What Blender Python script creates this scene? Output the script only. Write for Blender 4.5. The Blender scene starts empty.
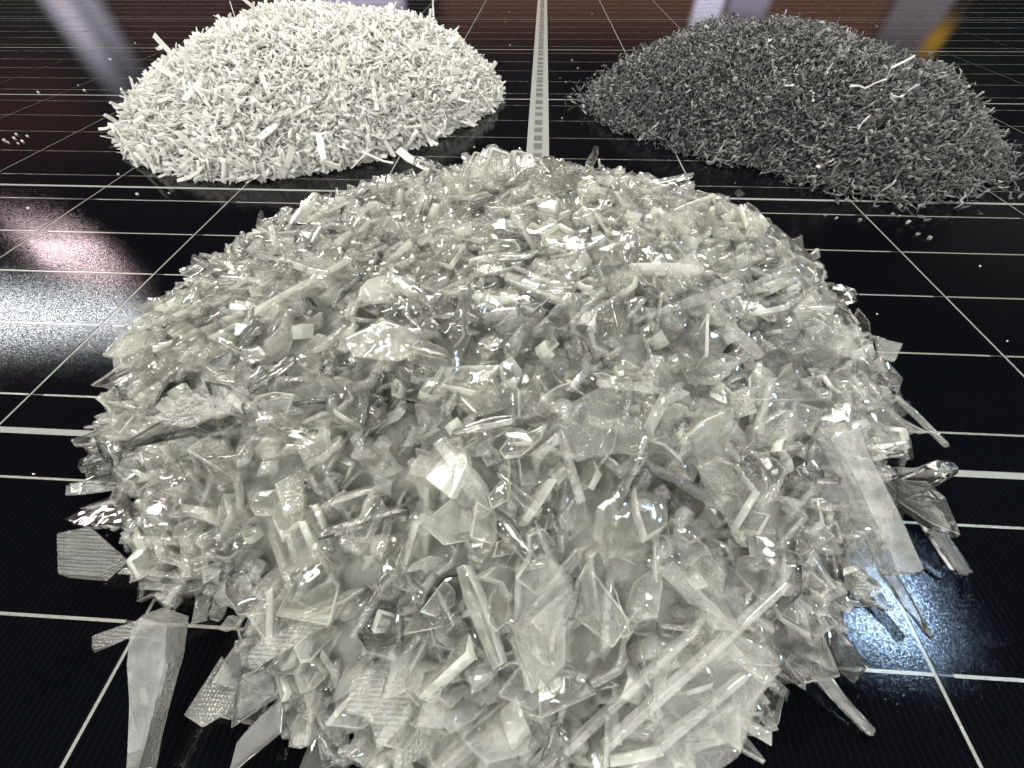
import bpy, bmesh, math, random
import numpy as np
from mathutils import Vector, Matrix, Euler

SEED = 7
random.seed(SEED)
rng = np.random.default_rng(SEED)
MM = 0.001
S = bpy.context.scene
C = S.collection

# ------------------------------------------------------------------ camera
F_PX, PITCH, YAW, ROLL = 377.95, 0.91481, 0.06362, -0.01166
CAM = np.array([-1.285, -52.258, 101.708])            # millimetres
def cam_axes():
    cp, sp = math.cos(PITCH), math.sin(PITCH)
    f = np.array([0, cp, -sp]); u = np.array([0, sp, cp]); r = np.array([1., 0, 0])
    c, s = math.cos(ROLL), math.sin(ROLL)
    r, u = c*r + s*u, -s*r + c*u
    Z = np.array([[math.cos(YAW), -math.sin(YAW), 0], [math.sin(YAW), math.cos(YAW), 0], [0, 0, 1]])
    return Z @ r, Z @ u, Z @ f
AR, AU, AF = cam_axes()
def ray(u, v):
    return AF + (u - 512)/F_PX*AR + (384 - v)/F_PX*AU
def at(u, v, z=0.0):
    """the point of the place (mm) at height z seen at picture position u, v"""
    d = ray(u, v); t = (z - CAM[2])/d[2]
    return CAM + t*d
def proj(p):
    q = np.asarray(p) - CAM; d = q @ AF
    return np.stack([512 + F_PX*(q @ AR)/d, 384 - F_PX*(q @ AU)/d], -1)

cd = bpy.data.cameras.new('camera'); cam = bpy.data.objects.new('camera', cd); C.objects.link(cam)
M = Matrix.Identity(4)
for i in range(3):
    M[i][0], M[i][1], M[i][2], M[i][3] = AR[i], AU[i], -AF[i], CAM[i]*MM
cam.matrix_world = M
cd.sensor_width = 36; cd.lens = 36*F_PX/1024; cd.clip_start = 0.002; cd.clip_end = 100
S.camera = cam
S.render.resolution_x, S.render.resolution_y = 1024, 768
S.view_settings.view_transform = 'Standard'; S.view_settings.look = 'None'
S.view_settings.exposure = 0; S.view_settings.gamma = 1
S.render.engine = 'CYCLES'
cy = S.cycles
cy.max_bounces = 5; cy.diffuse_bounces = 2; cy.glossy_bounces = 2; cy.transmission_bounces = 3; cy.adaptive_min_samples = 16; cy.use_adaptive_sampling = True; cy.adaptive_threshold = 0.1
cy.transparent_max_bounces = 14; cy.use_denoising = True; cy.caustics_reflective = False
cy.caustics_refractive = False; cy.sample_clamp_indirect = 6

# ------------------------------------------------------------------ node helpers
def new_mat(name):
    m = bpy.data.materials.new(name); m.use_nodes = True
    nt = m.node_tree; nt.nodes.clear()
    out = nt.nodes.new('ShaderNodeOutputMaterial')
    return m, nt, out
def N(nt, typ, ins=None, **kw):
    n = nt.nodes.new('ShaderNode' + typ)
    for k, v in kw.items(): setattr(n, k, v)
    for k, v in (ins or {}).items():
        if isinstance(v, bpy.types.NodeSocket): nt.links.new(v, n.inputs[k])
        else: n.inputs[k].default_value = v
    return n
def math_(nt, op, a, b=0.0, c=None, clamp=False):
    n = N(nt, 'Math', operation=op, use_clamp=clamp)
    for i, v in enumerate((a, b, c)):
        if v is None: continue
        if isinstance(v, bpy.types.NodeSocket): nt.links.new(v, n.inputs[i])
        else: n.inputs[i].default_value = v
    return n.outputs[0]
def ramp(nt, fac, stops):
    n = N(nt, 'ValToRGB'); nt.links.new(fac, n.inputs[0])
    cr = n.color_ramp
    while len(cr.elements) < len(stops): cr.elements.new(0.5)
    for e, (p, c) in zip(cr.elements, stops):
        e.position = p; e.color = (c, c, c, 1) if isinstance(c, (int, float)) else (*c, 1)
    return n.outputs[0]
def mix_shader(nt, fac, a, b):
    n = N(nt, 'MixShader')
    if isinstance(fac, bpy.types.NodeSocket): nt.links.new(fac, n.inputs[0])
    else: n.inputs[0].default_value = fac
    nt.links.new(a, n.inputs[1]); nt.links.new(b, n.inputs[2])
    return n.outputs[0]
def mix_col(nt, fac, a, b):
    n = N(nt, 'Mix', data_type='RGBA')
    for s_, v in ((n.inputs[0], fac), (n.inputs[6], a), (n.inputs[7], b)):
        if isinstance(v, bpy.types.NodeSocket): nt.links.new(v, s_)
        else: s_.default_value = v if isinstance(v, (int, float)) else (*v, 1)
    return n.outputs[2]

# ------------------------------------------------------------------ materials: clear broken glass
def glass_mat(name, milky, refr, tint=(0.993, 0.991, 0.979), body=(0.97, 0.96, 0.90), rough=0.05, cracks=0.0, solid=False, dimple=False, edge=False):
    m, nt, out = new_mat(name)
    geo = N(nt, 'NewGeometry'); isl = geo.outputs['Random Per Island']
    pos = geo.outputs['Position']
    off = N(nt, 'VectorMath', {0: pos, 1: N(nt, 'VectorMath', {0: (0.37, 0.21, 0.53), 'Scale': isl}, operation='SCALE').outputs[0]}, operation='ADD').outputs[0]
    no = N(nt, 'TexNoise', {'Vector': off, 'Scale': 230, 'Detail': 1, 'Roughness': 0.7})
    cloud = ramp(nt, no.outputs[0], [(0.34, 0.75), (0.66, 1.25)])
    per = math_(nt, 'MULTIPLY_ADD', math_(nt, 'POWER', isl, 4.0), 1.3, 0.5)
    fac = math_(nt, 'MULTIPLY', math_(nt, 'MULTIPLY', cloud, per), milky)
    # hairline fractures inside the larger pieces
    if cracks:
        vo = N(nt, 'TexVoronoi', {'Vector': off, 'Scale': 150}, feature='DISTANCE_TO_EDGE')
        crack = math_(nt, 'MULTIPLY', ramp(nt, vo.outputs['Distance'], [(0.0, 0.14*cracks), (0.014, 0.0)]), ramp(nt, math_(nt, 'FRACT', math_(nt, 'MULTIPLY', isl, 7.3)), [(0.45, 0.15), (0.75, 1.0)]))
        fac = math_(nt, 'ADD', fac, crack, clamp=True)
    bn = N(nt, 'TexNoise', {'Vector': off, 'Scale': 190 if not edge else 640, 'Detail': 1, 'Roughness': 0.5})
    h = bn.outputs[0]; strength, dist = (0.5, 0.0009) if not edge else (0.8, 0.0007)
    if dimple:
        dv = N(nt, 'TexVoronoi', {'Vector': pos, 'Scale': 1450, 'Randomness': 0.15}, feature='F1')
        h = math_(nt, 'ADD', math_(nt, 'MULTIPLY', h, 0.5), dv.outputs['Distance'])
        strength, dist = 0.8, 0.0003
    bp = N(nt, 'Bump', {'Strength': strength, 'Distance': dist, 'Height': h}).outputs[0]
    col = mix_col(nt, isl, body, (body[0]*0.90, body[1]*0.92, body[2]*0.88))
    tr = N(nt, 'BsdfTransparent', {'Color': (*tint, 1)}).outputs[0]
    rf = N(nt, 'BsdfRefraction', {'Color': (*tint, 1), 'Roughness': 0.02, 'IOR': 1.45, 'Normal': bp}).outputs[0]
    clear = mix_shader(nt, refr, tr, rf)
    df = N(nt, 'BsdfDiffuse', {'Color': col, 'Normal': bp}).outputs[0]
    tl = N(nt, 'BsdfTranslucent', {'Color': col, 'Normal': bp}).outputs[0]
    milk = mix_shader(nt, 0.5, df, tl)
    base = mix_shader(nt, fac, clear, milk)
    gl = N(nt, 'BsdfGlossy', {'Color': (1, 1, 1, 1), 'Roughness': rough, 'Normal': bp}).outputs[0]
    back = geo.outputs['Backfacing']            # thin pane: no total reflection where the light leaves it again
    ior = math_(nt, 'MULTIPLY_ADD', back, 1/1.5 - 1.5, 1.5) if not solid else 1.5
    fr = N(nt, 'Fresnel', {'IOR': ior, 'Normal': bp}).outputs[0]
    fr = math_(nt, 'MULTIPLY', fr, math_(nt, 'MULTIPLY_ADD', back, -0.6 if not solid else 0.0, 1.1), clamp=True)
    nt.links.new(mix_shader(nt, fr, base, gl), out.inputs[0])
    return m
M_FACE = glass_mat('clear_glass', 0.062, 0.18)
M_EDGE = glass_mat('broken_glass_edge', 0.38, 0.15, edge=True, rough=0.10)
M_DIMP = glass_mat('pebbled_glass', 0.20, 0.08, dimple=True, rough=0.12)
M_MILK = glass_mat('milky_glass', 0.30, 0.06, rough=0.08, cracks=0.3)
M_CLR = glass_mat('very_clear_glass', 0.07, 0.12, cracks=1.5)
M_SOLID = glass_mat('thick_clear_glass', 0.045, 0.6, rough=0.03, solid=True)
M_SEDGE = glass_mat('thick_glass_edge', 0.24, 0.5, edge=True, rough=0.08, solid=True)
M_HALF = glass_mat('half_clear_glass', 0.24, 0.35, rough=0.06)
M_WHIT = glass_mat('whitish_glass', 0.62, 0.04, rough=0.10, cracks=0.5)
def matte(name, c1, c2, scale=150, rough=0.6, transl=0.0, spec=0.4, bump=0.3):
    m, nt, out = new_mat(name)
    geo = N(nt, 'NewGeometry')
    no = N(nt, 'TexNoise', {'Vector': geo.outputs['Position'], 'Scale': scale, 'Detail': 4, 'Roughness': 0.6})
    f = ramp(nt, math_(nt, 'MULTIPLY_ADD', geo.outputs['Random Per Island'], 0.5, math_(nt, 'MULTIPLY', no.outputs[0], 0.5)), [(0.3, 0.0), (0.8, 1.0)])
    col = mix_col(nt, f, c1, c2)
    bp = N(nt, 'Bump', {'Strength': bump, 'Distance': 0.0006, 'Height': no.outputs[0]}).outputs[0]
    b = N(nt, 'BsdfPrincipled', {'Base Color': col, 'Roughness': rough, 'Specular IOR Level': spec, 'Normal': bp})
    sh = b.outputs[0]
    if transl:
        t = N(nt, 'BsdfTranslucent', {'Color': col}).outputs[0]
        sh = mix_shader(nt, transl, sh, t)
    nt.links.new(sh, out.inputs[0])
    return m
M_CORE = matte('glass_heap_core', (0.004, 0.004, 0.004), (0.34, 0.34, 0.31), 300, 0.5, bump=1.0)  # shade of the gaps between shards is put into the dark patches
M_WHITE = matte('white_plastic_strip', (0.72, 0.715, 0.68), (0.80, 0.795, 0.76), 400, 0.5, 0.5)
M_WCORE = matte('white_heap_core', (0.7, 0.7, 0.66), (0.8, 0.8, 0.76), 200, 0.8)
M_DARK = matte('charcoal_shred', (0.045, 0.046, 0.046), (0.145, 0.146, 0.145), 130, 0.6, 0, 0.3)
M_DARK2 = matte('grey_shred', (0.11, 0.11, 0.108), (0.28, 0.28, 0.275), 160, 0.55, 0, 0.4)
M_DCORE = matte('charcoal_heap_core', (0.02, 0.02, 0.022), (0.035, 0.035, 0.037), 200, 0.8)
M_PALE = matte('pale_strand', (0.62, 0.62, 0.58), (0.75, 0.75, 0.72), 300, 0.4, 0.2)

# ------------------------------------------------------------------ materials: solar panel under textured front glass
def panel_mat(name, kind):
    m, nt, out = new_mat(name)
    tc = N(nt, 'TexCoord'); geo = N(nt, 'NewGeometry')
    pos = geo.outputs['Position']
    # fine prismatic texture of the cover glass: sparkle around the lamp reflections
    n1 = N(nt, 'TexNoise', {'Vector': pos, 'Scale': 4200, 'Detail': 2, 'Roughness': 0.6})
    bp = N(nt, 'Bump', {'Strength': 0.5, 'Distance': 0.000028, 'Height': n1.outputs[0]}).outputs[0]
    if kind == 'cell':
        sx = N(nt, 'SeparateXYZ', {0: pos})
        fr = math_(nt, 'FRACT', math_(nt, 'MULTIPLY', sx.outputs[0], 1000/1.55))
        line = math_(nt, 'LESS_THAN', fr, 0.10)
        big = N(nt, 'TexNoise', {'Vector': pos, 'Scale': 30, 'Detail': 3})
        base = mix_col(nt, big.outputs[0], (0.0010, 0.0011, 0.0018), (0.0020, 0.0021, 0.0030))
        col = mix_col(nt, line, base, (0.0042, 0.0044, 0.0058))
        # faint printed dashes between the ribbons
        b = N(nt, 'BsdfPrincipled', {'Base Color': col, 'Roughness': 0.5, 'Specular IOR Level': 0.0})
    elif kind == 'sheet':
        b = N(nt, 'BsdfPrincipled', {'Base Color': (0.21, 0.215, 0.195, 1), 'Roughness': 0.7, 'Specular IOR Level': 0.2})
    elif kind == 'dash':
        b = N(nt, 'BsdfPrincipled', {'Base Color': (0.012, 0.0125, 0.014, 1), 'Roughness': 0.6})
    elif kind == 'ribbon':
        nz = N(nt, 'TexNoise', {'Vector': pos, 'Scale': 900, 'Detail': 2})
        col = mix_col(nt, nz.outputs[0], (0.17, 0.17, 0.14), (0.30, 0.30, 0.255))
        b = N(nt, 'BsdfPrincipled', {'Base Color': col, 'Roughness': 0.45, 'Metallic': 0.35})
    elif kind == 'seam':
        b = N(nt, 'BsdfPrincipled', {'Base Color': (0.17, 0.17, 0.155, 1), 'Roughness': 0.5, 'Metallic': 0.2})
    elif kind == 'dull':
        b = N(nt, 'BsdfPrincipled', {'Base Color': (0.055, 0.055, 0.052, 1), 'Roughness': 0.5, 'Metallic': 0.2})
    elif kind == 'bus':
        sx = N(nt, 'SeparateXYZ', {0: pos})
        nz = N(nt, 'TexNoise', {'Vector': pos, 'Scale': 160, 'Detail': 3})
        col = mix_col(nt, ramp(nt, nz.outputs[0], [(0.4, 0.0), (0.6, 1.0)]), (0.04, 0.038, 0.034), (0.13, 0.125, 0.11))
        b = N(nt, 'BsdfPrincipled', {'Base Color': col, 'Roughness': 0.35, 'Metallic': 0.4})
    # two lobes: crisp mirror-like part seen at a flat angle, and the grainy textured part
    g1 = N(nt, 'BsdfGlossy', {'Color': (1, 1, 1, 1), 'Roughness': 0.07}, distribution='BECKMANN').outputs[0]
    n2 = N(nt, 'TexNoise', {'Vector': pos, 'Scale': 2700, 'Detail': 1})
    spark = ramp(nt, n2.outputs[0], [(0.38, 0.18), (0.68, 1.0)])      # glints of the stippled cover glass, put into the gloss colour as noise
    g2 = N(nt, 'BsdfGlossy', {'Color': spark, 'Roughness': 0.105, 'Normal': bp}, distribution='BECKMANN').outputs[0]
    lw = N(nt, 'LayerWeight', {'Blend': 0.5})
    g = mix_shader(nt, ramp(nt, lw.outputs['Facing'], [(0.62, 1.0), (0.88, 0.2)]), g1, g2)
    fr = N(nt, 'Fresnel', {'IOR': 1.45}).outputs[0]
    nt.links.new(mix_shader(nt, math_(nt, 'MULTIPLY', fr, 0.85), b.outputs[0], g), out.inputs[0])
    return m
P_CELL, P_SHEET, P_RIB, P_BUS, P_DULL, P_DASH, P_SEAM = [panel_mat('panel_' + k, k) for k in ('cell', 'sheet', 'ribbon', 'bus', 'dull', 'dash', 'seam')]
def plain(name, col, rough, metal=0):
    m, nt, out = new_mat(name)
    tc = N(nt, 'TexCoord')
    nz = N(nt, 'TexNoise', {'Vector': tc.outputs['Object'], 'Scale': 40, 'Detail': 4})
    c = mix_col(nt, nz.outputs[0], tuple(x*0.85 for x in col), tuple(x*1.1 for x in col))
    b = N(nt, 'BsdfPrincipled', {'Base Color': c, 'Roughness': rough, 'Metallic': metal})
    nt.links.new(b.outputs[0], out.inputs[0]); return m
M_FRAME = plain('black_anodised_frame', (0.02, 0.02, 0.022), 0.35, 0.6)
M_TABLE = plain('dark_floor', (0.025, 0.023, 0.022), 0.6)

# ------------------------------------------------------------------ object helpers
def link(name, me, parent=None, loc=(0, 0, 0)):
    o = bpy.data.objects.new(name, me); C.objects.link(o); o.location = loc
    if parent: o.parent = parent
    return o
def tag(o, label, cat, group=None, kind=None):
    if label: o['label'] = label
    if cat: o['category'] = cat
    if group: o['group'] = group
    if kind: o['kind'] = kind
    return o
def boxes_mesh(name, boxes, mats):
    """boxes: (x0,x1,y0,y1,z0,z1,matindex) in mm, bottoms left open are still closed"""
    vs, fs, mi = [], [], []
    for x0, x1, y0, y1, z0, z1, k in boxes:
        b = len(vs)
        vs += [(x*MM, y*MM, z*MM) for z in (z0, z1) for x, y in ((x0, y0), (x1, y0), (x1, y1), (x0, y1))]
        fs += [(b+3, b+2, b+1, b), (b+4, b+5, b+6, b+7)] + [(b+i, b+(i+1) % 4, b+4+(i+1) % 4, b+4+i) for i in range(4)]
        mi += [k]*6
    me = bpy.data.meshes.new(name); me.from_pydata(vs, [], fs)
    for m in mats: me.materials.append(m)
    me.polygons.foreach_set('material_index', mi); me.update()
    return me

# ------------------------------------------------------------------ the setting: dark floor, far below
tbl = link('floor', boxes_mesh('floor', [(-6000, 6000, -6000, 6000, -805, -800, 0)], [M_TABLE]))
tbl['kind'] = 'structure'

# ------------------------------------------------------------------ the solar panel the heaps lie on
PX, PS, PY = 80.2, 7.3, 158.0      # cell pitch across, half width of the middle strip, pitch along
GX, GY = 0.45, 1.1                # half gaps between cells
panel = bpy.data.objects.new('solar_panel', None); C.objects.link(panel)
panel.location = (0, 0.316, 0)
tag(panel, 'black solar panel with silver ribbon lines that all three heaps lie on', 'solar panel')
def pchild(name, me, parent=None):
    o = bpy.data.objects.new(name, me); C.objects.link(o); o.parent = parent or panel
    return o
XE = PS + 12*PX + 12
Y0, Y1 = -PY - 12, 5*PY + 9
OY = 316.0
sheet = pchild('backsheet', boxes_mesh('backsheet', [(-XE, XE, Y0-OY, Y1-OY, -4, 0, 0)], [P_SHEET]))
fr_b = []
fw = 14
fr_b += [(-XE-fw, XE+fw, Y1-OY, Y1-OY+fw, -30, 1.5, 0), (-XE-fw, XE+fw, Y0-OY-fw, Y0-OY, -30, 1.5, 0),
         (-XE-fw, -XE, Y0-OY, Y1-OY, -30, 1.5, 0), (XE, XE+fw, Y0-OY, Y1-OY, -30, 1.5, 0)]
pchild('frame', boxes_mesh('frame', fr_b, [M_FRAME]))
BUSY = (0.085, 0.295, 0.5, 0.70, 0.905)
def cell_bounds(k, j):
    """k = +-1.. column from the middle strip, j = row"""
    a = PS + (abs(k)-1)*PX + (GX if abs(k) > 1 else 0.0); b = PS + abs(k)*PX - GX
    x0, x1 = (a, b) if k > 0 else (-b, -a)
    return x0, x1, j*PY + GY, (j+1)*PY - GY
def cell_boxes(k, j):
    x0, x1, y0, y1 = cell_bounds(k, j)
    return [(x0, x1, y0-OY, y1-OY, 0, 0.15, 0)]
def bus_boxes(k, j, f):
    x0, x1, y0, y1 = cell_bounds(k, j)
    y = j*PY + f*PY - OY; w = 0.33
    inner = 3.2 if abs(k) <= 2 else 0.0; outer = 4.5 if abs(k) >= 2 else 0.0
    lo, hi = (inner, outer) if k > 0 else (outer, inner)
    out = []
    if lo: out.append((x0, x0+lo, y-w*.5, y+w*.5, 0.15, 0.24, 1))
    if hi: out.append((x1-hi, x1, y-w*.5, y+w*.5, 0.15, 0.24, 1))
    out.append((x0+lo, x1-hi, y-w, y+w, 0.15, 0.26, 0))
    return out
def dash_boxes(k, j):
    x0, x1, y0, y1 = cell_bounds(k, j); out = []
    ys = [(a+b)/2 for a, b in zip(BUSY[:-1], BUSY[1:])] + [a + 0.04 for a in BUSY[:-1]]
    for f in ys:
        y = (j+f)*PY - OY; x = x0 + 2
        while x + 3 < x1:
            L = random.uniform(2, 5)
            if random.random() < 0.6: out.append((x, min(x+L, x1-.5), y-0.07, y+0.07, 0.15, 0.20, 0))
            x += L + random.uniform(1, 4)
    return out
seen_cells, rest = [], []
for j in range(-1, 5):
    for a in range(1, 13):
        for k in (-a, a):
            lim = {-1: 2, 0: 3, 1: 6, 2: 8, 3: 10, 4: 12}[j]
            (seen_cells if a <= lim else rest).append((k, j))
for k, j in seen_cells:
    c = pchild('solar_cell', boxes_mesh('solar_cell', cell_boxes(k, j), [P_CELL]))
    for f in BUSY:
        pchild('busbar', boxes_mesh('busbar', bus_boxes(k, j, f), [P_RIB if j < 1 else P_BUS, P_DULL]), c)
bx = []
for k, j in rest:
    bx += cell_boxes(k, j)
    for f in BUSY: bx += [(*b[:6], b[6]+1) for b in bus_boxes(k, j, f)]
o = pchild('outer_solar_cells', boxes_mesh('outer_solar_cells', bx, [P_CELL, P_BUS, P_DULL])); o['kind'] = 'stuff'
# middle strip: grey cross ribbon with lighter solder joints between two pale margins
rb = [(-2.9, 2.9, Y0-OY+6, Y1-OY-6, 0, 0.12, 0)]
pchild('cross_ribbon', boxes_mesh('cross_ribbon', rb, [P_SEAM]))
jb = []
y = Y0 + 14
while y < Y1 - 14:
    L = random.uniform(5, 10)
    jb.append((-2.75, 2.75, y-OY, y+L-OY, 0.12, 0.2, 0)); y += L + random.uniform(2.5, 9)
pchild('solder_patches', boxes_mesh('solder_patches', jb, [P_DULL]))

# ------------------------------------------------------------------ heaps
class Heap:
    def __init__(self, cx, cy, radii, H, p, q, lump, sc, seed):
        self.c = np.array([cx, cy]); self.H, self.p, self.q, self.lump, self.sc = H, p, q, lump, sc
        a = np.radians([r[0] for r in radii]); r = np.array([r[1] for r in radii], float)
        o = np.argsort(a); self.a = np.concatenate([a[o]-2*np.pi, a[o], a[o]+2*np.pi]); self.r = np.tile(r[o], 3)
        g = np.random.default_rng(seed); self.k = g.normal(0, 1, (14, 2))/sc; self.ph = g.uniform(0, 6.28, 14)
    def R(self, th): return np.interp(th, self.a, self.r)
    lean = 0.0
    def h(self, x, y):
        dx, dy = x - self.c[0], y - self.c[1]
        rho = np.hypot(dx, dy)/self.R(np.arctan2(dy, dx))
        b = np.clip(1 - np.clip(rho, 0, None)**self.p, 0, None)**self.q
        n = sum(np.sin(self.k[i, 0]*x + self.k[i, 1]*y + self.ph[i]) for i in range(14))/14**.5
        return b*(self.H*(1 + self.lean*dx/120) + self.lump*n)
    def sample(self, n, g, rmax=1.0):
        th = g.uniform(-np.pi, np.pi, n); rr = np.sqrt(g.uniform(0, 1, n))*rmax
        R = self.R(th)
        return self.c[0] + rr*R*np.cos(th), self.c[1] + rr*R*np.sin(th)
    def normal(self, x, y, e=2.5):
        hx = (self.h(x+e, y) - self.h(x-e, y))/(2*e); hy = (self.h(x, y+e) - self.h(x, y-e))/(2*e)
        n = np.stack([-hx, -hy, np.ones_like(hx)], -1)
        return n/np.linalg.norm(n, axis=-1, keepdims=True)
    def core(self, sink, rs, n=72, m=26):
        th = np.linspace(-np.pi, np.pi, n, endpoint=False); vs = []
        for i in range(m):
            r = (i/(m-1))*rs
            x = self.c[0] + r*self.R(th)*np.cos(th); y = self.c[1] + r*self.R(th)*np.sin(th)
            z = np.clip(self.h(x, y) - sink, 0.3, None)
            if i == m-1: z[:] = 0.3
            vs.append(np.stack([x, y, z], -1))
        V = np.concatenate(vs)
        Fc = [(i*n+j, (i+1)*n+j, (i+1)*n+(j+1) % n, i*n+(j+1) % n) for i in range(1, m-1) for j in range(n)]
        Fc += [(0, n+j, n+(j+1) % n) for j in range(n)]
        return V, Fc
HG = Heap(-6, 34, [(-90, 108), (-60, 103), (-40, 106), (-25, 112), (0, 124), (25, 134), (50, 136), (70, 134), (90, 132), (110, 130), (130, 134), (150, 140), (180, 136), (-165, 130), (-148, 118), (-125, 102)], 43, 2.3, 0.75, 3.4, 15, 3)
HW = Heap(-163, 305, [(-90, 138), (-60, 122), (-30, 118), (0, 130), (30, 138), (60, 145), (90, 150), (120, 150), (150, 128), (180, 132), (-150, 148), (-120, 144)], 51, 2.2, 0.76, 2.5, 24, 5)
HD = Heap(192, 300, [(-90, 140), (-60, 130), (-40, 116), (-20, 103), (0, 99), (30, 98), (60, 122), (90, 150), (120, 150), (150, 142), (180, 152), (-150, 132), (-120, 118)], 42, 2.2, 0.64, 3.4, 15, 9)
HD.lean = -0.15

# ---- shard prototypes (mm)
def shard_mesh(kind, g, mats, bevel=0.22):
    if kind == 'plate':
        n = g.integers(4, 8); a = np.sort(g.uniform(0, 2*np.pi, n)) * 0.4 + np.linspace(0, 2*np.pi, n, endpoint=False)*0.6
        r = g.uniform(0.5, 1.15, n)*0.5; asp = g.uniform(0.45, 0.95)
        P = np.stack([np.cos(a)*r, np.sin(a)*r*asp], -1); th = g.uniform(0.16, 0.26)
    elif kind == 'chunk':
        n = g.integers(4, 7); a = np.linspace(0, 2*np.pi, n, endpoint=False) + g.uniform(-.3, .3, n)
        r = g.uniform(0.7, 1.05, n)*0.5
        P = np.stack([np.cos(a)*r, np.sin(a)*r*g.uniform(.7, 1)], -1); th = g.uniform(0.4, 0.6)
    elif kind == 'splinter':
        n = g.integers(4, 6); xs = np.linspace(-.5, .5, n)
        w = np.linspace(g.uniform(.08, .12), g.uniform(.03, .10), n)*(1 + g.normal(0, .07, n)); w[-1] *= g.uniform(.2, .8); w[0] *= g.uniform(.6, 1)
        mid = np.cumsum(g.normal(0, .012, n))
        P = np.concatenate([np.stack([xs, mid-w], -1), np.stack([xs, mid+w], -1)[::-1]]); th = g.uniform(0.10, 0.16)
    elif kind == 'flake':
        n = 15; a = np.linspace(0, 2*np.pi, n, endpoint=False) + g.uniform(-.15, .15, n)
        r = 0.5*(1 + g.normal(0, .09, n) + 0.16*np.sin(2*a + g.uniform(0, 6)) + 0.12*np.sin(3*a + g.uniform(0, 6)))
        P = np.stack([np.cos(a)*r, np.sin(a)*r*g.uniform(.5, .8)], -1); th = 0.16
    elif kind == 'icicle':
        P = np.array([(-.5, -.10), (-.42, -.17), (-.2, -.155), (.05, -.09), (.3, -.06), (.5, -.045), (.49, .05), (.3, .065), (.02, .11), (-.2, .15), (-.44, .14)]); th = 0.11
    elif kind == 'rod':
        P = np.array([(-.5, -.05), (-.46, -.075), (0, -.07), (.47, -.065), (.5, -.03), (.485, .05), (.1, .062), (-.3, .066), (-.49, .07)]); th = 0.10
    elif kind == 'sheet':
        P = np.array([(-.5, -.1), (-.3, -.3), (.05, -.34), (.3, -.2), (.5, -.12), (.46, .1), (.28, .3), (0, .26), (-.2, .33), (-.42, .16)]); th = 0.09
    else: raise ValueError
    me = bpy.data.meshes.new('shard')
    bm = bmesh.new()
    skew = g.normal(0, 0.16*th, 2)
    sc = 1 + g.normal(0, 0.06)
    lo = [bm.verts.new((x, y, -th/2 + g.normal(0, th*.04))) for x, y in P]
    hi = [bm.verts.new((x*sc + skew[0] + g.normal(0, .012), y*sc + skew[1] + g.normal(0, .012), th/2 + g.normal(0, th*.04))) for x, y in P]
    n = len(P)
    bm.faces.new(hi); bm.faces.new(lo[::-1])
    for i in range(n):
        bm.faces.new((lo[i], lo[(i+1) % n], hi[(i+1) % n], hi[i])).material_index = 1
    bmesh.ops.recalc_face_normals(bm, faces=bm.faces)
    es = [e for e in bm.edges]
    bmesh.ops.bevel(bm, geom=es, offset=bevel*0.06, segments=1, affect='EDGES', clamp_overlap=True, material=1)
    bmesh.ops.triangulate(bm, faces=[f for f in bm.faces if len(f.verts) > 4])
    bm.to_mesh(me); bm.free()
    for m in mats: me.materials.append(m)
    return me
gp = np.random.default_rng(21)
PROTO = {}
for kd, cnt in (('plate', 18), ('chunk', 12), ('splinter', 12), ('flake', 6), ('icicle', 2), ('rod', 3), ('sheet', 2)):
    PROTO[kd] = [shard_mesh(kd, gp, [M_FACE, M_EDGE]) for _ in range(cnt)]
def mesh_arrays(me):
    v = np.empty(len(me.vertices)*3); me.vertices.foreach_get('co', v); v = v.reshape(-1, 3)
    ls = np.array([p.loop_total for p in me.polygons]); li = np.empty(len(me.loops), int); me.loops.foreach_get('vertex_index', li)
    mi = np.array([p.material_index for p in me.polygons])
    return v, ls, li, mi
def build_arrays(name, parts, mats, smooth=False):
    V, LS, LI, MI = [], [], [], []; b = 0
    for v, ls, li, mi in parts:
        V.append(v); LS.append(ls); LI.append(li + b); MI.append(mi); b += len(v)
    V = np.concatenate(V); LS = np.concatenate(LS); LI = np.concatenate(LI); MI = np.concatenate(MI)
    me = bpy.data.meshes.new(name)
    me.vertices.add(len(V)); me.vertices.foreach_set('co', V.ravel())
    me.loops.add(len(LI)); me.loops.foreach_set('vertex_index', LI.astype(np.int32))
    me.polygons.add(len(LS)); st = np.concatenate([[0], np.cumsum(LS)[:-1]]).astype(np.int32)
    me.polygons.foreach_set('loop_start', st)
    me.polygons.foreach_set('material_index', MI.astype(np.int32))
    me.update(calc_edges=True); me.validate()
    for m in mats: me.materials.append(m)
    return me
def frame(n, spin, tilt, g):
    """rotation with local z near n, tilted at random"""
    n = n + g.normal(0, 1, 3)*tilt; n = n/np.linalg.norm(n)
    t = np.array([math.cos(spin), math.sin(spin), 0.]); t -= n*(t @ n); t /= np.linalg.norm(t)
    return np.stack([t, np.cross(n, t), n], 1)
def rot_min_z(v): return v[:, 2].min()

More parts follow.
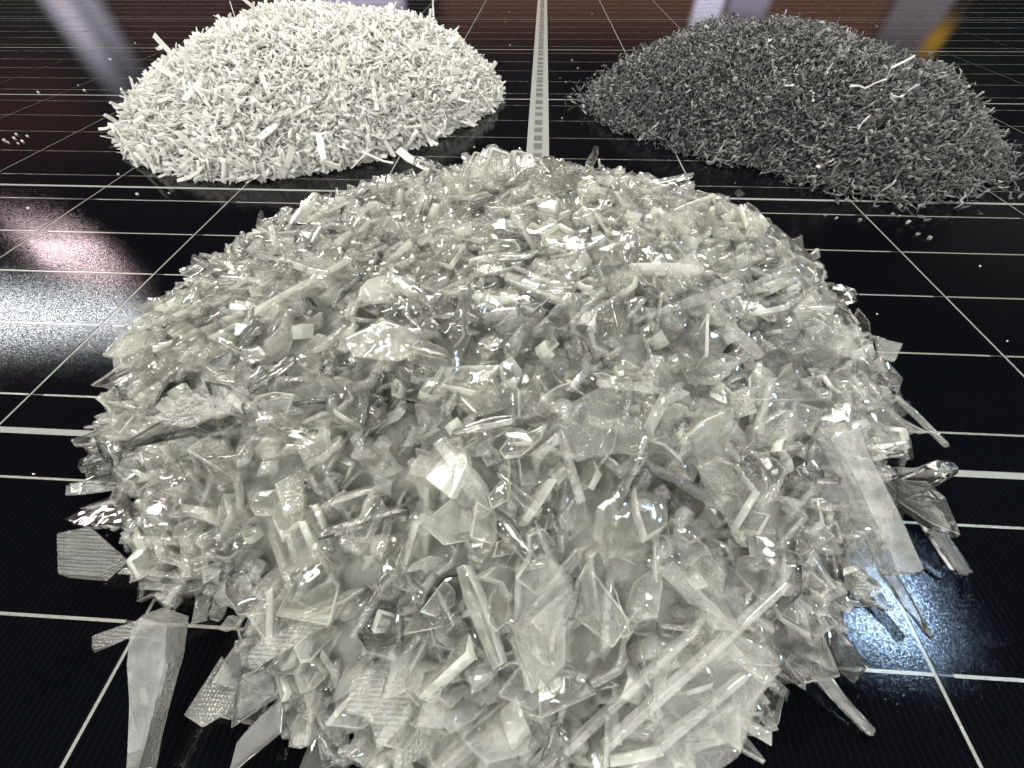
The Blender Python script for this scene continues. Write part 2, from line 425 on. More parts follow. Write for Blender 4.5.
# ---- glass heap: the bulk, then the single shards on top
g = np.random.default_rng(5)
arr = {k: [mesh_arrays(m) for m in v] for k, v in PROTO.items()}
CL = np.random.default_rng(8)
CLX, CLY = HG.sample(150, CL, 1.0)
CLN = CL.normal(0, 0.55, (150, 3)); CLS = CL.uniform(0, 6.28, 150)
def glass_pose(x, y, kind, size, g, tilt, dz):
    if g.random() < 0.6:            # pieces of one broken pane still lie the same way
        c = int(np.argmin((CLX-x)**2 + (CLY-y)**2))
        n = HG.normal(np.array([x]), np.array([y]))[0]*np.array([.7, .7, 1]) + CLN[c]*(1 if y > 20 else 1.3)
        n[2] = abs(n[2]) + .1
        R = frame(n/np.linalg.norm(n), CLS[c] + g.normal(0, .35) + (math.pi/2 if g.random() < .25 else 0), 0.14, g)
        return R, float(HG.h(np.array([x]), np.array([y]))[0]) + dz
    n = HG.normal(np.array([x]), np.array([y]))[0]
    n = n*np.array([0.7, 0.7, 1]); n /= np.linalg.norm(n)
    R = frame(n, g.uniform(0, 2*np.pi), tilt, g)
    z = float(HG.h(np.array([x]), np.array([y]))[0]) + dz
    return R, z
parts = []
NB = 4700
xs, ys = HG.sample(NB, g, 1.0)
for i in range(NB):
    if ys[i] < 15 and g.random() < 0.3: continue          # looser towards the front foot
    kd = g.choice(['plate', 'chunk', 'splinter'], p=[0.54, 0.34, 0.12])
    size = {'plate': g.uniform(6, 17), 'chunk': g.uniform(3.5, 8), 'splinter': g.uniform(8, 17)}[kd]
    v, ls, li, mi = arr[kd][g.integers(len(arr[kd]))]
    R, z = glass_pose(xs[i], ys[i], kd, size, g, 0.42 if ys[i] > 30 else 0.7, -g.uniform(-0.8, 5.2))
    w = (v*np.array([size, size, size*{'plate': g.uniform(.38, .9)*min(1, 10/size), 'chunk': 1, 'splinter': g.uniform(.6, 1)}[kd]])) @ R.T + np.array([xs[i], ys[i], max(z, 0)])
    lo = w[:, 2].min()
    if lo < 0.3: w[:, 2] += 0.3 - lo
    parts.append((w*MM, ls, li, mi + (3 if g.random() < 0.13 else 0)))
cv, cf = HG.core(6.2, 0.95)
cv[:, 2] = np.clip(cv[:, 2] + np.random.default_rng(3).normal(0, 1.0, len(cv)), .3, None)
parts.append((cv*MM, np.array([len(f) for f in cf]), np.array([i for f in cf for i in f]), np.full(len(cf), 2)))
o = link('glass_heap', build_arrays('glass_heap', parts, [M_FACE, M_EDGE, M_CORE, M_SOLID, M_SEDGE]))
tag(o, 'bulk of the large heap of crushed clear glass in the foreground', 'glass heap', kind='stuff')

def proto_copy(kd, i, face, edge=None):
    key = (kd, i, face.name)
    if key not in CACHE:
        me = PROTO[kd][i].copy(); me.materials.clear(); me.materials.append(face); me.materials.append(edge or M_EDGE)
        CACHE[key] = me
    return CACHE[key]
CACHE = {}
def thin(kd, L):
    return min(1.0, {'plate': 1.3/(0.21*L), 'flake': 1.1/(0.16*L), 'splinter': 1.7/(0.13*L), 'chunk': 1.0, 'icicle': 1.0, 'rod': 1.0, 'sheet': 1.2/(0.09*L)}[kd])
def put(name, me, R, pos, size, label, cat, group=None, sy=1.0, sz=1.0):
    o = bpy.data.objects.new(name, me); C.objects.link(o)
    Mx = Matrix.Identity(4)
    for i in range(3):
        Mx[i][0], Mx[i][1], Mx[i][2], Mx[i][3] = R[i, 0]*size*MM, R[i, 1]*size*sy*MM, R[i, 2]*size*sz*MM, pos[i]*MM
    o.matrix_world = Mx
    tag(o, label, cat, group)
    return o

# ---- single shards: hand-placed ones first. (u, v, z, length mm, aspect y, azimuth deg, tilt deg about own y, roll deg, kind, proto, material, label)
def rot_zyx(az, tilt, roll):
    return np.array((Matrix.Rotation(math.radians(az), 3, 'Z') @ Matrix.Rotation(math.radians(tilt), 3, 'Y') @ Matrix.Rotation(math.radians(roll), 3, 'X')))
HAND = [
 # left rim
 (98, 558, 8, 19, 1.2, -15, 5, 25, 'plate', 0, 'D', 'flat clear glass shard with gridded face jutting out at the lower left'),
 (108, 455, 9, 20, 1.0, 60, 10, -25, 'plate', 1, 'F', 'thick faceted glass shard jutting out at the left edge'),
 (98, 486, 6, 15, 1.0, 10, 5, 35, 'splinter', 2, 'F', 'small dark ribbed splinter under the thick left edge shard'),
 (110, 515, 5, 18, 1.3, 5, 0, -20, 'plate', 3, 'F', 'clear pointed glass shard between two left rim shards'),
 (135, 372, 16, 22, 1.0, 50, 5, -20, 'plate', 4, 'F', 'jagged glass shard with bright top rim on the left shoulder'),
 (145, 335, 20, 22, 1.0, 80, 10, 10, 'plate', 5, 'M', 'rounded milky glass flake standing at the upper left shoulder'),
 (190, 425, 27, 30, 1.0, 30, 10, -25, 'plate', 6, 'F', 'broad pale glass slab overhanging the left slope'),
 (200, 408, 33, 17, 0.9, -5, 0, -12, 'flake', 0, 'D', 'sparkling gridded glass flake on the left slope'),
 (200, 293, 20, 13, 1.6, 12, 0, 20, 'rod', 2, 'W', 'white glinting bar shaped shard on the far left rim'),
 (255, 250, 26, 17, 1.0, 40, 0, 20, 'plate', 7, 'F', 'angular clear shard standing up on the far left rim'),
 (300, 235, 29, 22, 1.0, 15, 0, 35, 'plate', 8, 'F', 'domed clear shard on the back left rim'),
 # back rim
 (445, 172, 32, 34, 0.8, -22, 6, 30, 'splinter', 5, 'F', 'long pale splinter reaching back toward the white heap'),
 (392, 205, 32, 20, 1.0, -12, 0, 25, 'splinter', 6, 'F', 'small clear splinter left of the long back splinter'),
 (592, 160, 38, 13, 1.0, 100, 55, 0, 'splinter', 7, 'F', 'upright curled shard at the very top of the glass heap'),
 (530, 175, 34, 26, 1.0, 10, 0, 20, 'plate', 9, 'M', 'smooth milky slab at the back in line with the middle strip'),
 (660, 182, 32, 30, 0.7, 10, -8, 15, 'splinter', 8, 'F', 'long clear splinter pointing right on the back rim'),
 (735, 222, 30, 26, 0.9, 5, 4, 10, 'flake', 1, 'M', 'pale round ended flake at the back right shoulder'),
 (795, 250, 26, 24, 0.7, -50, 14, 20, 'rod', 0, 'F', 'narrow clear rod along the right back shoulder'),
 (845, 293, 24, 10, 1.0, -30, 10, 20, 'plate', 10, 'F', 'small square shard poking out of the right rim'),
 (885, 352, 10, 14, 1.0, 20, 0, 0, 'plate', 11, 'D', 'small faceted clear shard low on the right rim'),
 # right rim
 (920, 420, 15, 19, 1.0, 68, 25, 30, 'sheet', 0, 'D', 'tall thick glittering shard standing on the right rim'),
 (915, 482, 10, 24, 1.5, 25, 0, 30, 'rod', 2, 'F', 'clear bar shaped shard pointing right over the thick white line'),
 (925, 505, 10, 19, 1.0, -15, 8, 15, 'plate', 13, 'F', 'blocky faceted shard under the bar on the right rim'),
 (940, 535, 6, 18, 1.6, -66, 18, 25, 'rod', 1, 'F', 'pointed shard with a bright white edge at the far right'),
 (868, 500, 22, 34, 1.3, -66, 28, 20, 'rod', 0, 'H', 'long ridged glass rod sloping down the right side'),
 (905, 600, 5, 14, 0.9, -72, 10, 25, 'splinter', 1, 'F', 'small clear rod at the foot of the right side'),
 (868, 590, 6, 10, 1.0, 0, 5, 15, 'plate', 14, 'D', 'gridded glass chip above the blue lamp reflection'),
 (842, 700, 3, 13, 1.5, -45, 12, 15, 'rod', 1, 'F', 'loose rod shaped shard pointing down at the lower right'),
 (800, 640, 12, 26, 0.9, 38, -10, 10, 'plate', 15, 'F', 'flat angular plate overhanging the lower right foot'),
 (845, 650, 5, 11, 1.0, 70, 0, 10, 'plate', 16, 'F', 'small triangular shard beside the blue lamp reflection'),
 # lower left
 (152, 690, 11, 27, 1.0, -84, 24, 10, 'icicle', 0, 'H', 'milky tapering icicle shaped shard at the lower left'),
 (212, 700, 3, 15, 1.0, 50, 5, 0, 'plate', 17, 'D', 'flat pebbled glass plate lying on the black cells at lower left'),
 (262, 690, 8, 15, 1.0, 45, 0, 20, 'plate', 6, 'F', 'dark clear plate wedged behind the pebbled plate'),
 (133, 628, 8, 15, 1.2, 25, 0, 10, 'splinter', 9, 'D', 'ribbed clear splinter above the icicle shaped shard'),
 # face of the heap
 (398, 340, 43, 24, 0.95, 25, 14, 18, 'plate', 5, 'M', 'large smooth pale flake in the middle of the upper slope'),
 (385, 290, 44, 14, 0.8, 25, 10, 24, 'flake', 3, 'W', 'small round white flake above the large pale flake'),
 (665, 270, 43, 18, 1.2, 6, 0, 50, 'rod', 2, 'W', 'bright white bar shaped shard on the upper right slope'),
 (550, 292, 44, 11, 1.0, -10, 0, 10, 'flake', 4, 'D', 'small glinting gridded chip on the upper slope'),
 (620, 415, 44, 32, 0.8, 42, 8, 18, 'flake', 5, 'D', 'large gridded translucent flake in the centre of the heap'),
 (640, 520, 41, 18, 0.9, 60, 0, 20, 'plate', 5, 'F', 'clear angular shard below the large gridded flake'),
 (728, 465, 39, 30, 0.7, -78, 24, -8, 'sheet', 1, 'C', 'tall smooth translucent plate on the right slope'),
 (792, 345, 38, 11, 1.0, 0, 0, -15, 'plate', 7, 'D', 'square sparkling gridded chip on the right slope'),
 (745, 392, 40, 34, 0.8, -2, 0, 25, 'splinter', 8, 'F', 'long pale ledge shaped shard across the right slope'),
 (820, 330, 33, 30, 0.9, -58, 12, 10, 'plate', 9, 'M', 'long pale slab on the right shoulder'),
 (545, 620, 36, 24, 0.7, -95, 30, 5, 'sheet', 1, 'C', 'large translucent pointed slab in the lower middle'),
 (290, 500, 34, 13, 0.8, 88, 10, 20, 'plate', 11, 'D', 'white glinting tile shaped shard on the left slope'),
 (300, 630, 24, 18, 1.4, 35, 0, 25, 'rod', 1, 'D', 'frosted bar with sparkling face on the lower left slope'),
 (395, 690, 26, 18, 1.0, 35, 10, 10, 'plate', 12, 'D', 'hexagonal pebbled plate in the lower middle'),
 (320, 740, 14, 26, 0.9, 85, 5, 25, 'splinter', 11, 'F', 'upright clear rod in the lower left foot'),
 (262, 735, 9, 12, 1.0, 60, 0, 35, 'plate', 9, 'F', 'fan shaped ribbed shard at the lower left foot'),
 (690, 705, 17, 36, 0.75, 35, -14, 12, 'sheet', 0, 'C', 'large clear sheet lying on the lower right slope'),
 (620, 700, 24, 42, 0.30, 38, -16, 30, 'rod', 0, 'M', 'long straight glass rib, upper of the parallel ribs at the lower right'),
 (700, 660, 24, 44, 0.28, 36, -10, 30, 'rod', 1, 'M', 'long thin glass rib running up to the right over the clear sheet'),
 (660, 745, 17, 38, 0.30, 34, -12, 30, 'rod', 2, 'M', 'lowest long glass rib at the bottom right of the heap'),
 (760, 690, 12, 28, 0.35, 40, -8, 30, 'rod', 0, 'M', 'short glass rib at the right end of the clear sheet'),
 (455, 465, 42, 20, 1.0, 80, 10, 10, 'plate', 14, 'M', 'smooth domed translucent shard in the centre left'),
 (170, 500, 22, 22, 1.0, 35, 10, 10, 'plate', 15, 'F', 'leaf shaped clear shard on the lower left slope'),
 (690, 590, 30, 22, 1.0, -35, 20, 20, 'splinter', 1, 'F', 'thin clear splinter crossing the lower right slope'),
]
MATS = {'F': M_FACE, 'D': M_DIMP, 'M': M_MILK, 'W': M_WHIT, 'C': M_CLR, 'G': M_SOLID, 'H': M_HALF}
FACE0 = next(i for i, t in enumerate(HAND) if t[11].startswith('large smooth pale flake'))
def hit(heap, u, v):
    for z in np.arange(60, 0, -0.5):
        p = at(u, v, z)
        if heap.h(p[:1], p[1:2])[0] >= z: return z
    return None
for (u, v, z, L, asp, az, tilt, roll, kd, pi, mt, lab) in HAND:
    zh = hit(HG, u, v) if HAND.index((u, v, z, L, asp, az, tilt, roll, kd, pi, mt, lab)) >= FACE0 else None
    if zh is not None: z = zh + (3.0 if ' rib ' in lab or lab.endswith('rib') else 0.8)
    if z > 20 and L > 16 and kd != 'rod': L *= 0.88
    p = at(u, v, z)
    R = rot_zyx(az, tilt, roll)
    if zh is None and mt == 'F': mt = 'G'
    me = proto_copy(kd, pi % len(PROTO[kd]), MATS[mt], M_SEDGE if mt == 'G' else None)
    vv = arr[kd][pi % len(PROTO[kd])][0]*np.array([L, L*asp, L*thin(kd, L)])
    lo = (vv @ R.T)[:, 2].min() + p[2]
    if lo < 0.3: p[2] += 0.3 - lo
    put('glass_shard', me, R, p, L, lab, 'glass shard', sy=asp, sz=thin(kd, L)*(0.35 if asp < .4 else 1.4 if mt in 'GH' else 1))
# the rest of the shards one can pick out
REG = [
 (lambda u, v: v < 260 and u < 520, 'on the back left slope of the glass heap'),
 (lambda u, v: v < 260, 'on the back right slope of the glass heap'),
 (lambda u, v: v < 420 and u < 330, 'on the left shoulder of the glass heap'),
 (lambda u, v: v < 420 and u > 700, 'on the right shoulder of the glass heap'),
 (lambda u, v: v < 420, 'on the upper middle of the glass heap'),
 (lambda u, v: v < 600 and u < 330, 'on the left slope of the glass heap'),
 (lambda u, v: v < 600 and u > 700, 'on the right slope of the glass heap'),
 (lambda u, v: v < 600, 'in the centre of the glass heap'),
 (lambda u, v: u < 420, 'at the front left foot of the glass heap'),
 (lambda u, v: True, 'at the front right foot of the glass heap')]
DESC = {('plate', 'F'): 'flat clear glass plate', ('plate', 'D'): 'pebbled clear glass plate', ('plate', 'M'): 'milky glass plate',
        ('chunk', 'F'): 'small clear glass chunk', ('splinter', 'F'): 'long clear glass splinter', ('splinter', 'M'): 'long milky glass splinter'}
g = np.random.default_rng(77)
n_hand = len(HAND); cnt = 0
while cnt < 300 - n_hand:
    x, y = HG.sample(1, g, 1.0); x, y = float(x[0]), float(y[0])
    z = float(HG.h(np.array([x]), np.array([y]))[0])
    u, v = proj(np.array([x, y, z]))
    if not (20 < u < 1004 and 120 < v < 768): continue
    if y > 105 and g.random() < 0.4: continue
    kd, mt = [('plate', 'F'), ('plate', 'D'), ('plate', 'M'), ('chunk', 'F'), ('splinter', 'F'), ('splinter', 'M')][g.choice(6, p=[.42, .05, .10, .14, .24, .05])]
    if kd == 'splinter' and math.hypot(x - HG.c[0], y - HG.c[1]) > .84*HG.R(math.atan2(y - HG.c[1], x - HG.c[0])): continue
    size = {'plate': g.uniform(9, 18), 'chunk': g.uniform(5, 8), 'splinter': g.uniform(14, 27)}[kd]
    if v > 600: size *= 0.85 if mt != 'M' else 0.55
    R, zz = glass_pose(x, y, kd, size, g, 0.38 if v < 450 else 0.6, g.uniform(-2.0, 1.2))
    pi = int(g.integers(len(PROTO[kd])))
    me = proto_copy(kd, pi, MATS[mt])
    lo = ((arr[kd][pi][0]*size) @ R.T)[:, 2].min() + zz
    if lo < 0.3: zz += 0.3 - lo
    reg = next(t for f, t in REG if f(u, v))
    put('glass_shard', me, R, (x, y, zz), size, DESC[(kd, mt)] + ' ' + reg, 'glass shard', DESC[(kd, mt)] + 's ' + reg, sz=thin(kd, size))
    cnt += 1
# the small bead shaped chip standing between the glass heap and the dark heap
me = proto_copy('chunk', 3, M_FACE)
put('glass_chip', me, rot_zyx(20, 30, 10), at(739, 193, 3.2), 5.5, 'tiny clear glass bead standing between the glass heap and the charcoal heap', 'glass chip', sy=.8)

# ------------------------------------------------------------------ strips (white heap) and shreds (dark heap)
def strip_arrays(g, L, W, T, bend, nseg=3, curl=0.0, taper=0.8):
    """a thin bent strip: closed box section swept along a bent line"""
    t = np.linspace(-.5, .5, nseg+1)
    ang = np.cumsum(g.normal(0, bend, nseg+1)) + curl*t
    ax = np.cumsum(np.concatenate([[0], np.cos(ang[1:])]))*L/nseg; az = np.cumsum(np.concatenate([[0], np.sin(ang[1:])]))*L/nseg
    ax -= ax.mean(); az -= az.mean()
    ay = np.cumsum(g.normal(0, bend*0.25, nseg+1))*L/nseg
    w = W/2*g.uniform(taper, 1.1, nseg+1); tw = np.cumsum(g.normal(0, bend*0.8, nseg+1))
    V = []
    for i in range(nseg+1):
        c, s = math.cos(tw[i]), math.sin(tw[i])
        for dy, dz in ((-w[i], -T/2), (w[i], -T/2), (w[i], T/2), (-w[i], T/2)):
            V.append((ax[i], ay[i] + dy*c - dz*s, az[i] + dy*s + dz*c))
    Fc = [(3, 2, 1, 0), tuple(4*nseg+i for i in range(4))]
    for i in range(nseg):
        for k in range(4): Fc.append((4*i+k, 4*i+(k+1) % 4, 4*i+4+(k+1) % 4, 4*i+4+k))
    return np.array(V), Fc
def strip_mesh(V, Fc, mat, name):
    me = bpy.data.meshes.new(name); me.from_pydata([tuple(x) for x in V], [], Fc); me.materials.append(mat); return me
def heap_fill(heap, protos, n, g, size_rng, tilt, depth, mi_pick, core, name, mats, label, cat, rmax=1.0, edge_fluff=0.0, up=0.0):
    parts = []
    xs, ys = heap.sample(n, g, rmax)
    k = int(n*edge_fluff)
    if k:
        th = g.uniform(-np.pi, np.pi, k); rr = 0.97 + np.abs(g.normal(0, .06, k)); Rk = heap.R(th)
        xs[:k] = heap.c[0] + rr*Rk*np.cos(th); ys[:k] = heap.c[1] + rr*Rk*np.sin(th)
    hs = heap.h(xs, ys); ns = heap.normal(xs, ys)
    for i in range(n):
        V, Fc = protos[g.integers(len(protos))]
        s = g.uniform(*size_rng)
        R = frame(ns[i]*np.array([.8, .8, 1]), g.uniform(0, 6.28), tilt, g)
        z = hs[i] + up - g.uniform(0, depth)
        w = (V*s) @ R.T + np.array([xs[i], ys[i], max(z, 0)])
        lo = w[:, 2].min()
        if lo < 0.3: w[:, 2] += 0.3 - lo
        parts.append((w*MM, ls_of(Fc), li_of(Fc), np.full(len(Fc), mi_pick(g))))
    cv, cf = heap.core(core, 0.95)
    parts.append((cv*MM, np.array([len(f) for f in cf]), np.array([i for f in cf for i in f]), np.full(len(cf), len(mats)-1)))
    o = link(name, build_arrays(name, parts, mats)); tag(o, label, cat, kind='stuff')
    return o
_c = {}
def ls_of(Fc):
    k = (len(Fc), 'ls')
    if k not in _c: _c[k] = np.array([len(f) for f in Fc])
    return _c[k]
def li_of(Fc):
    k = (len(Fc), 'li')
    if k not in _c: _c[k] = np.array([i for f in Fc for i in f])
    return _c[k]
g = np.random.default_rng(31)
WP = [strip_arrays(g, 1.0, g.uniform(.07, .24), g.uniform(.018, .035), 0.2, 3, 0.5) for _ in range(30)]
heap_fill(HW, WP, 30000, g, (3, 14), 0.36, 4, lambda g: 0, 6, 'white_strip_heap', [M_WHITE, M_WCORE],
          'bulk of the heap of chopped white plastic strips at the upper left', 'plastic heap', edge_fluff=0.0)
WM = [strip_mesh(*p, M_WHITE, 'strip') for p in WP]
WREG = [(lambda u, v: v < 60, 'on the back slope of the white heap'), (lambda u, v: v > 140, 'at the front foot of the white heap'),
        (lambda u, v: u < 220, 'on the left slope of the white heap'), (lambda u, v: u > 390, 'on the right slope of the white heap'),
        (lambda u, v: True, 'on the front slope of the white heap')]
cnt = 0
while cnt < 285:
    x, y = HW.sample(1, g, 1.02); x, y = float(x[0]), float(y[0])
    if y > 350: continue
    h = float(HW.h(np.array([x]), np.array([y]))[0]); n = HW.normal(np.array([x]), np.array([y]))[0]
    u, v = proj(np.array([x, y, h]))
    if v < 4: continue
    i = int(g.integers(len(WP))); s = g.uniform(12, 27)
    R = frame(n, g.uniform(0, 6.28), 0.28, g); z = h + g.uniform(0, 1.8)
    lo = ((WP[i][0]*s) @ R.T)[:, 2].min() + z
    if lo < .3: z += .3 - lo
    reg = next(t for f, t in WREG if f(u, v))
    kind = 'long white plastic strip' if s > 22 else 'short white plastic strip'
    put('plastic_strip', WM[i], R, (x, y, z), s, kind + ' ' + reg, 'plastic strip', kind + 's ' + reg, sy=0.7)
    cnt += 1
WH = [(415, 160, 6, 30, -35, 'broken white strip hanging at the right front of the white heap'),
      (322, 150, 18, 30, -65, 'wide white strip sliding down the front middle of the white heap'),
      (433, 8, 58, 9, 90, 'white stub standing up on the right skyline of the white heap'),
      (160, 48, 38, 14, 120, 'pointed white strip sticking out of the upper left slope'),
      (108, 127, 3, 13, 20, 'loose white strip at the far left tip of the white heap'),
      (378, 158, 5, 20, -12, 'flat white strip lying on the cells at the front right foot')]
for u, v, z, s, az, lab in WH:
    i = int(g.integers(len(WP))); put('plastic_strip', WM[i], rot_zyx(az, -60 if 'standing' in lab else 12, 10), at(u, v, z), s, lab, 'plastic strip', sy=0.9)

g = np.random.default_rng(41)
DP = [strip_arrays(g, 1.0, g.uniform(.05, .13), g.uniform(.015, .03), 1.05, 7, g.uniform(-1.5, 1.5), 0.6) for _ in range(40)]
heap_fill(HD, DP, 25000, g, (6, 17), 0.6, 6, lambda g: 1 if g.random() < 0.22 else 0, 5, 'charcoal_shred_heap', [M_DARK, M_DARK2, M_DCORE],
          'bulk of the heap of fine charcoal grey shreds at the upper right', 'shred heap', 1.02, edge_fluff=0.06)
DM = [[strip_mesh(*p, m, 'shred') for p in DP] for m in (M_DARK, M_DARK2, M_PALE)]
DREG = [(lambda u, v: v < 60, 'on the back slope of the charcoal heap'), (lambda u, v: v > 150, 'at the front foot of the charcoal heap'),
        (lambda u, v: u < 700, 'on the left slope of the charcoal heap'), (lambda u, v: u > 900, 'on the right slope of the charcoal heap'),
        (lambda u, v: True, 'on the front slope of the charcoal heap')]
cnt = 0
while cnt < 290:
    x, y = HD.sample(1, g, 1.0); x, y = float(x[0]), float(y[0])
    if y > 360: continue
    h = float(HD.h(np.array([x]), np.array([y]))[0]); n = HD.normal(np.array([x]), np.array([y]))[0]
    u, v = proj(np.array([x, y, h]))
    if v < 4 or u > 1020: continue
    i = int(g.integers(len(DP))); s = g.uniform(9, 17); mk = g.choice(3, p=[.45, .45, .10])
    if mk == 2: s *= 0.6
    R = frame(n, g.uniform(0, 6.28), 0.5, g); z = h + g.uniform(0, 1.5)
    lo = ((DP[i][0]*s) @ R.T)[:, 2].min() + z
    if lo < .3: z += .3 - lo
    reg = next(t for f, t in DREG if f(u, v))
    kind = ('curled charcoal shred', 'curled light grey shred', 'short pale shred')[mk]
    put('shred', DM[mk][i], R, (x, y, z), s, kind + ' ' + reg, 'shred', kind + 's ' + reg)
    cnt += 1
DH = [(880, 78, 40, 30, -20, 'long crooked pale strand across the right of the charcoal heap', 1.0),
      (905, 92, 37, 16, -35, 'pale strand end just right of the long crooked strand', .9),
      (830, 70, 43, 18, 60, 'straight pale sliver left of the long crooked strand', .6),
      (862, 122, 30, 12, 50, 'hooked pale strand in the middle of the charcoal heap', 1),
      (788, 84, 42, 10, 5, 'bright curved pale fleck on the charcoal heap', 1.2),
      (956, 160, 10, 18, 85, 'upright grey white strip at the right foot of the charcoal heap', 1.5),
      (812, 96, 38, 8, -30, 'round pale fleck in the middle of the charcoal heap', 2.0),
      (826, 163, 14, 9, -60, 'pale flake low on the front of the charcoal heap', 2.0)]
for q, (u, v, z, s, az, lab, wy) in enumerate(DH):
    put('strand', DM[2][(q*7+3) % len(DP)], rot_zyx(az, 5, 10), at(u, v, z), s, lab, 'strand', sy=wy)

# ------------------------------------------------------------------ loose crumbs on the panel
g = np.random.default_rng(55)
def crumbs(spots, name, mat, lab, cat, group, smin, smax):
    for u, v in spots:
        i = int(g.integers(len(PROTO['chunk']))); s = g.uniform(smin, smax)
        me = proto_copy('chunk', i, mat, mat)
        put(name, me, rot_zyx(g.uniform(0, 360), 0, 0), at(u, v, s*.32), s, lab, cat, group)
crumbs([(4, 140), (8, 142), (14, 138), (18, 143), (22, 141), (27, 136), (16, 134), (38, 92), (84, 90), (78, 85), (110, 59), (135, 43)],
       'crumb', M_WHITE, 'tiny white plastic crumb lying left of the white heap', 'crumb', 'crumbs left of the white heap', 1.3, 2.4)
crumbs([(28, 208), (137, 194), (169, 193), (118, 174), (180, 176)],
       'crumb', M_WHITE, 'tiny white plastic crumb in front of the white heap', 'crumb', 'crumbs in front of the white heap', 1.0, 1.8)
crumbs([(34, 474), (181, 270), (498, 15), (505, 22), (510, 45), (478, 155), (474, 147), (484, 160), (509, 12), (592, 14)],
       'crumb', M_WHITE, 'tiny pale speck on the black cells near the middle strip', 'crumb', 'specks around the middle strip', 0.7, 1.6)
crumbs([(560, 78), (566, 82), (572, 60), (578, 68), (562, 118), (640, 122), (825, 215), (836, 218), (860, 220), (892, 214), (899, 216), (908, 222), (918, 234), (930, 238), (900, 206), (877, 26)],
       'crumb', M_DARK2, 'tiny grey crumb scattered beside the charcoal heap', 'crumb', 'crumbs beside the charcoal heap', 1.2, 2.6)
crumbs([(877, 314), (1007, 341), (980, 266), (740, 205), (735, 183)],
       'crumb', M_PALE, 'tiny bright speck on the cells right of the glass heap', 'crumb', 'specks right of the glass heap', 0.6, 1.1)

# ------------------------------------------------------------------ light: a dim room with ceiling tubes and far windows, plus added fill light
W = bpy.data.worlds.new('World'); S.world = W; W.use_nodes = True
nt = W.node_tree; nt.nodes.clear()
out = nt.nodes.new('ShaderNodeOutputWorld')
tc = N(nt, 'TexCoord'); sx = N(nt, 'SeparateXYZ', {0: tc.outputs['Generated']})
el = math_(nt, 'ARCSINE', sx.outputs[2]); az = math_(nt, 'ARCTAN2', sx.outputs[0], sx.outputs[1])   # azimuth 0 = straight ahead
eld = math_(nt, 'MULTIPLY', el, 57.2958); azd = math_(nt, 'MULTIPLY', az, 57.2958)
def smoothbox(val, a, b, s):
    def sm(e0, e1):
        n = N(nt, 'MapRange', {'Value': val, 'From Min': e0, 'From Max': e1}, interpolation_type='SMOOTHSTEP'); return n.outputs[0]
    return math_(nt, 'MULTIPLY', sm(a-s, a+s), math_(nt, 'SUBTRACT', 1.0, sm(b-s, b+s)))
def box(a0, a1, e0, e1, s=0.6, se=1.0):
    return math_(nt, 'MULTIPLY', smoothbox(azd, a0, a1, s), smoothbox(eld, e0, e1, se))
nz = N(nt, 'TexNoise', {'Vector': tc.outputs['Generated'], 'Scale': 4, 'Detail': 3})
col = mix_col(nt, ramp(nt, nz.outputs[0], [(0.4, 0.0), (0.6, 1.0)]), (0.015, 0.014, 0.016), (0.05, 0.042, 0.04))
LAY = []
WORLD_AMB = 0.05
ceil = N(nt, 'MapRange', {'Value': eld, 'From Min': 40, 'From Max': 62}, interpolation_type='SMOOTHSTEP').outputs[0]
col = mix_col(nt, ceil, col, (WORLD_AMB, WORLD_AMB*0.99, WORLD_AMB*0.93))
def refl_dir(u, v):
    d = ray(u, v).copy(); d[2] = -d[2]; d /= np.linalg.norm(d)
    return math.degrees(math.atan2(d[0], d[1])), math.degrees(math.asin(d[2]))
def patch(u0, u1, v0, v1, c, s=0.5, se=1.5, at_v=None):
    """a thing standing in the room, found through its mirror image on the panel"""
    global col
    vm = at_v if at_v is not None else (v0+v1)/2
    a0 = refl_dir(u0, vm)[0]; a1 = refl_dir(u1, vm)[0]; e0 = refl_dir((u0+u1)/2, v0)[1]; e1 = refl_dir((u0+u1)/2, v1)[1]
    col = mix_col(nt, box(a0, a1, e0, e1, s, se), col, c)
patch(440, 900, -60, 42, (0.20, 0.095, 0.065), 1.0, 3)          # brown timber wall
patch(-200, 110, 95, 175, (0.13, 0.06, 0.05), 2, 4)
patch(110, 300, -30, 60, (0.10, 0.055, 0.045), 2, 3)
patch(48, 76, -30, 62, (1.45, 1.35, 1.6), 0.9, 5, 5)            # windows at the left
patch(81, 100, -30, 45, (1.0, 0.95, 1.15), 0.9, 5, 5)
patch(310, 400, -60, 12, (1.3, 1.15, 1.5), 0.5, 1)
patch(694, 722, -60, 30, (1.5, 1.4, 1.8), 0.5, 1, 8)
patch(728, 768, -60, 20, (0.55, 0.5, 0.68), 0.5, 1, 8)
patch(893, 950, -60, 60, (0.30, 0.26, 0.29), 0.5, 4, 8)
patch(952, 1300, -60, 110, (0.012, 0.016, 0.014), 0.6, 3, 30)
patch(925, 943, 28, 56, (0.9, 0.50, 0.04), 0.5, 1)
patch(53, 57, -10, 2, (0.9, 0.4, 0.1), 0.3, .5)
patch(985, 1200, 118, 330, (0.11, 0.11, 0.11), 2, 4, 180)
rear = N(nt, 'MapRange', {'Value': sx.outputs[1], 'From Min': -0.22, 'From Max': -0.6}, interpolation_type='SMOOTHSTEP').outputs[0]
low = N(nt, 'MapRange', {'Value': sx.outputs[2], 'From Min': -0.05, 'From Max': 0.1}, interpolation_type='SMOOTHSTEP').outputs[0]
rn = N(nt, 'TexNoise', {'Vector': tc.outputs['Generated'], 'Scale': 3, 'Detail': 2})
rear_fill = mix_col(nt, ramp(nt, rn.outputs[0], [(0.4, 0.0), (0.6, 1.0)]), (2.2, 2.18, 2.08), (3.7, 3.66, 3.42))
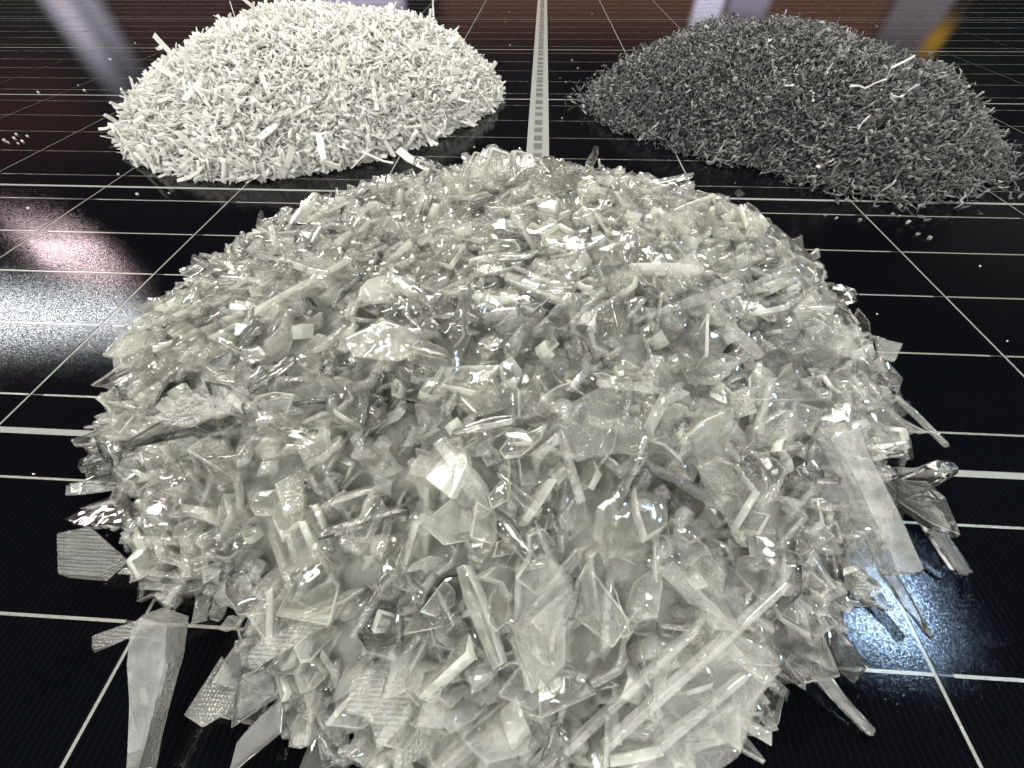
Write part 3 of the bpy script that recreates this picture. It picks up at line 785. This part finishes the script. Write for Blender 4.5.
col = mix_col(nt, math_(nt, 'MULTIPLY', rear, low), col, rear_fill)     # added soft fill behind the camera, brightens the front of the heaps
bg = N(nt, 'Background', {'Color': col, 'Strength': 1.0})
nt.links.new(bg.outputs[0], out.inputs[0])

def area(name, loc, target, sx_, sy_, power, color, spin=None, spread=180):
    ld = bpy.data.lights.new(name, 'AREA'); ld.shape = 'RECTANGLE'; ld.size, ld.size_y = sx_, sy_
    ld.energy = power; ld.color = color; ld.spread = math.radians(spread)
    o = bpy.data.objects.new(name, ld); C.objects.link(o)
    loc = Vector(loc); d = (Vector(target) - loc).normalized()
    z = -d
    x = Vector(spin if spin else (1, 0, 0)); x = (x - z*x.dot(z)).normalized(); y = z.cross(x)
    Mx = Matrix.Identity(4)
    for i in range(3): Mx[i][0], Mx[i][1], Mx[i][2], Mx[i][3] = x[i], y[i], z[i], loc[i]
    o.matrix_world = Mx
    return o
def mirror_point(u, v, dist):
    p = at(u, v)*MM; d = ray(u, v).copy(); d[2] = -d[2]; d /= np.linalg.norm(d)
    return p + d*dist, p
# long ceiling tube whose mirror image is the broad band at the left
a, pa = mirror_point(-260, 318, 2.2); b, pb = mirror_point(150, 318, 2.2)
mid = (a + b)/2; ln = float(np.linalg.norm(b - a))
area('ceiling_tube', mid, (pa+pb)/2, ln, 0.09, 10, (0.94, 0.97, 1.0), tuple(b-a))
a, pa = mirror_point(75, 255, 2.2)
area('pink_lamp', a, pa, 0.20, 0.09, 0.13, (1.0, 0.76, 0.80), spread=50)
a, pa = mirror_point(878, 605, 0.5)
area('blue_lamp', a, pa, 0.040, 0.080, 0.04, (0.48, 0.70, 1.0), spread=30)
# main overhead light: added broad fill, its mirror image covered by the glass heap
a, pa = mirror_point(500, 400, 2.1)
area('overhead_fill', a, (0, .1, 0), 1.1, 0.9, 54, (1.0, 0.98, 0.915))
a, pa = mirror_point(620, 300, 2.4)
area('small_ceiling_lamp', a, (0, .1, 0), 0.25, 0.08, 14, (1.0, 0.99, 0.96))
a, pa = mirror_point(350, 620, 2.0)
area('rear_ceiling_lamp', a, (0, .1, 0), 0.35, 0.08, 14, (1.0, 0.99, 0.96))
for u, v, dist in ((400, 350, 2.0), (600, 520, 2.2), (300, 470, 2.1), (720, 420, 2.2), (480, 240, 2.4)):  # small lamps added overhead for fine highlights on the glass
    a, pa = mirror_point(u, v, dist)
    area('glint_light', a, (0, .1, 0), 0.07, 0.07, 2.6, (1.0, 0.985, 0.95))
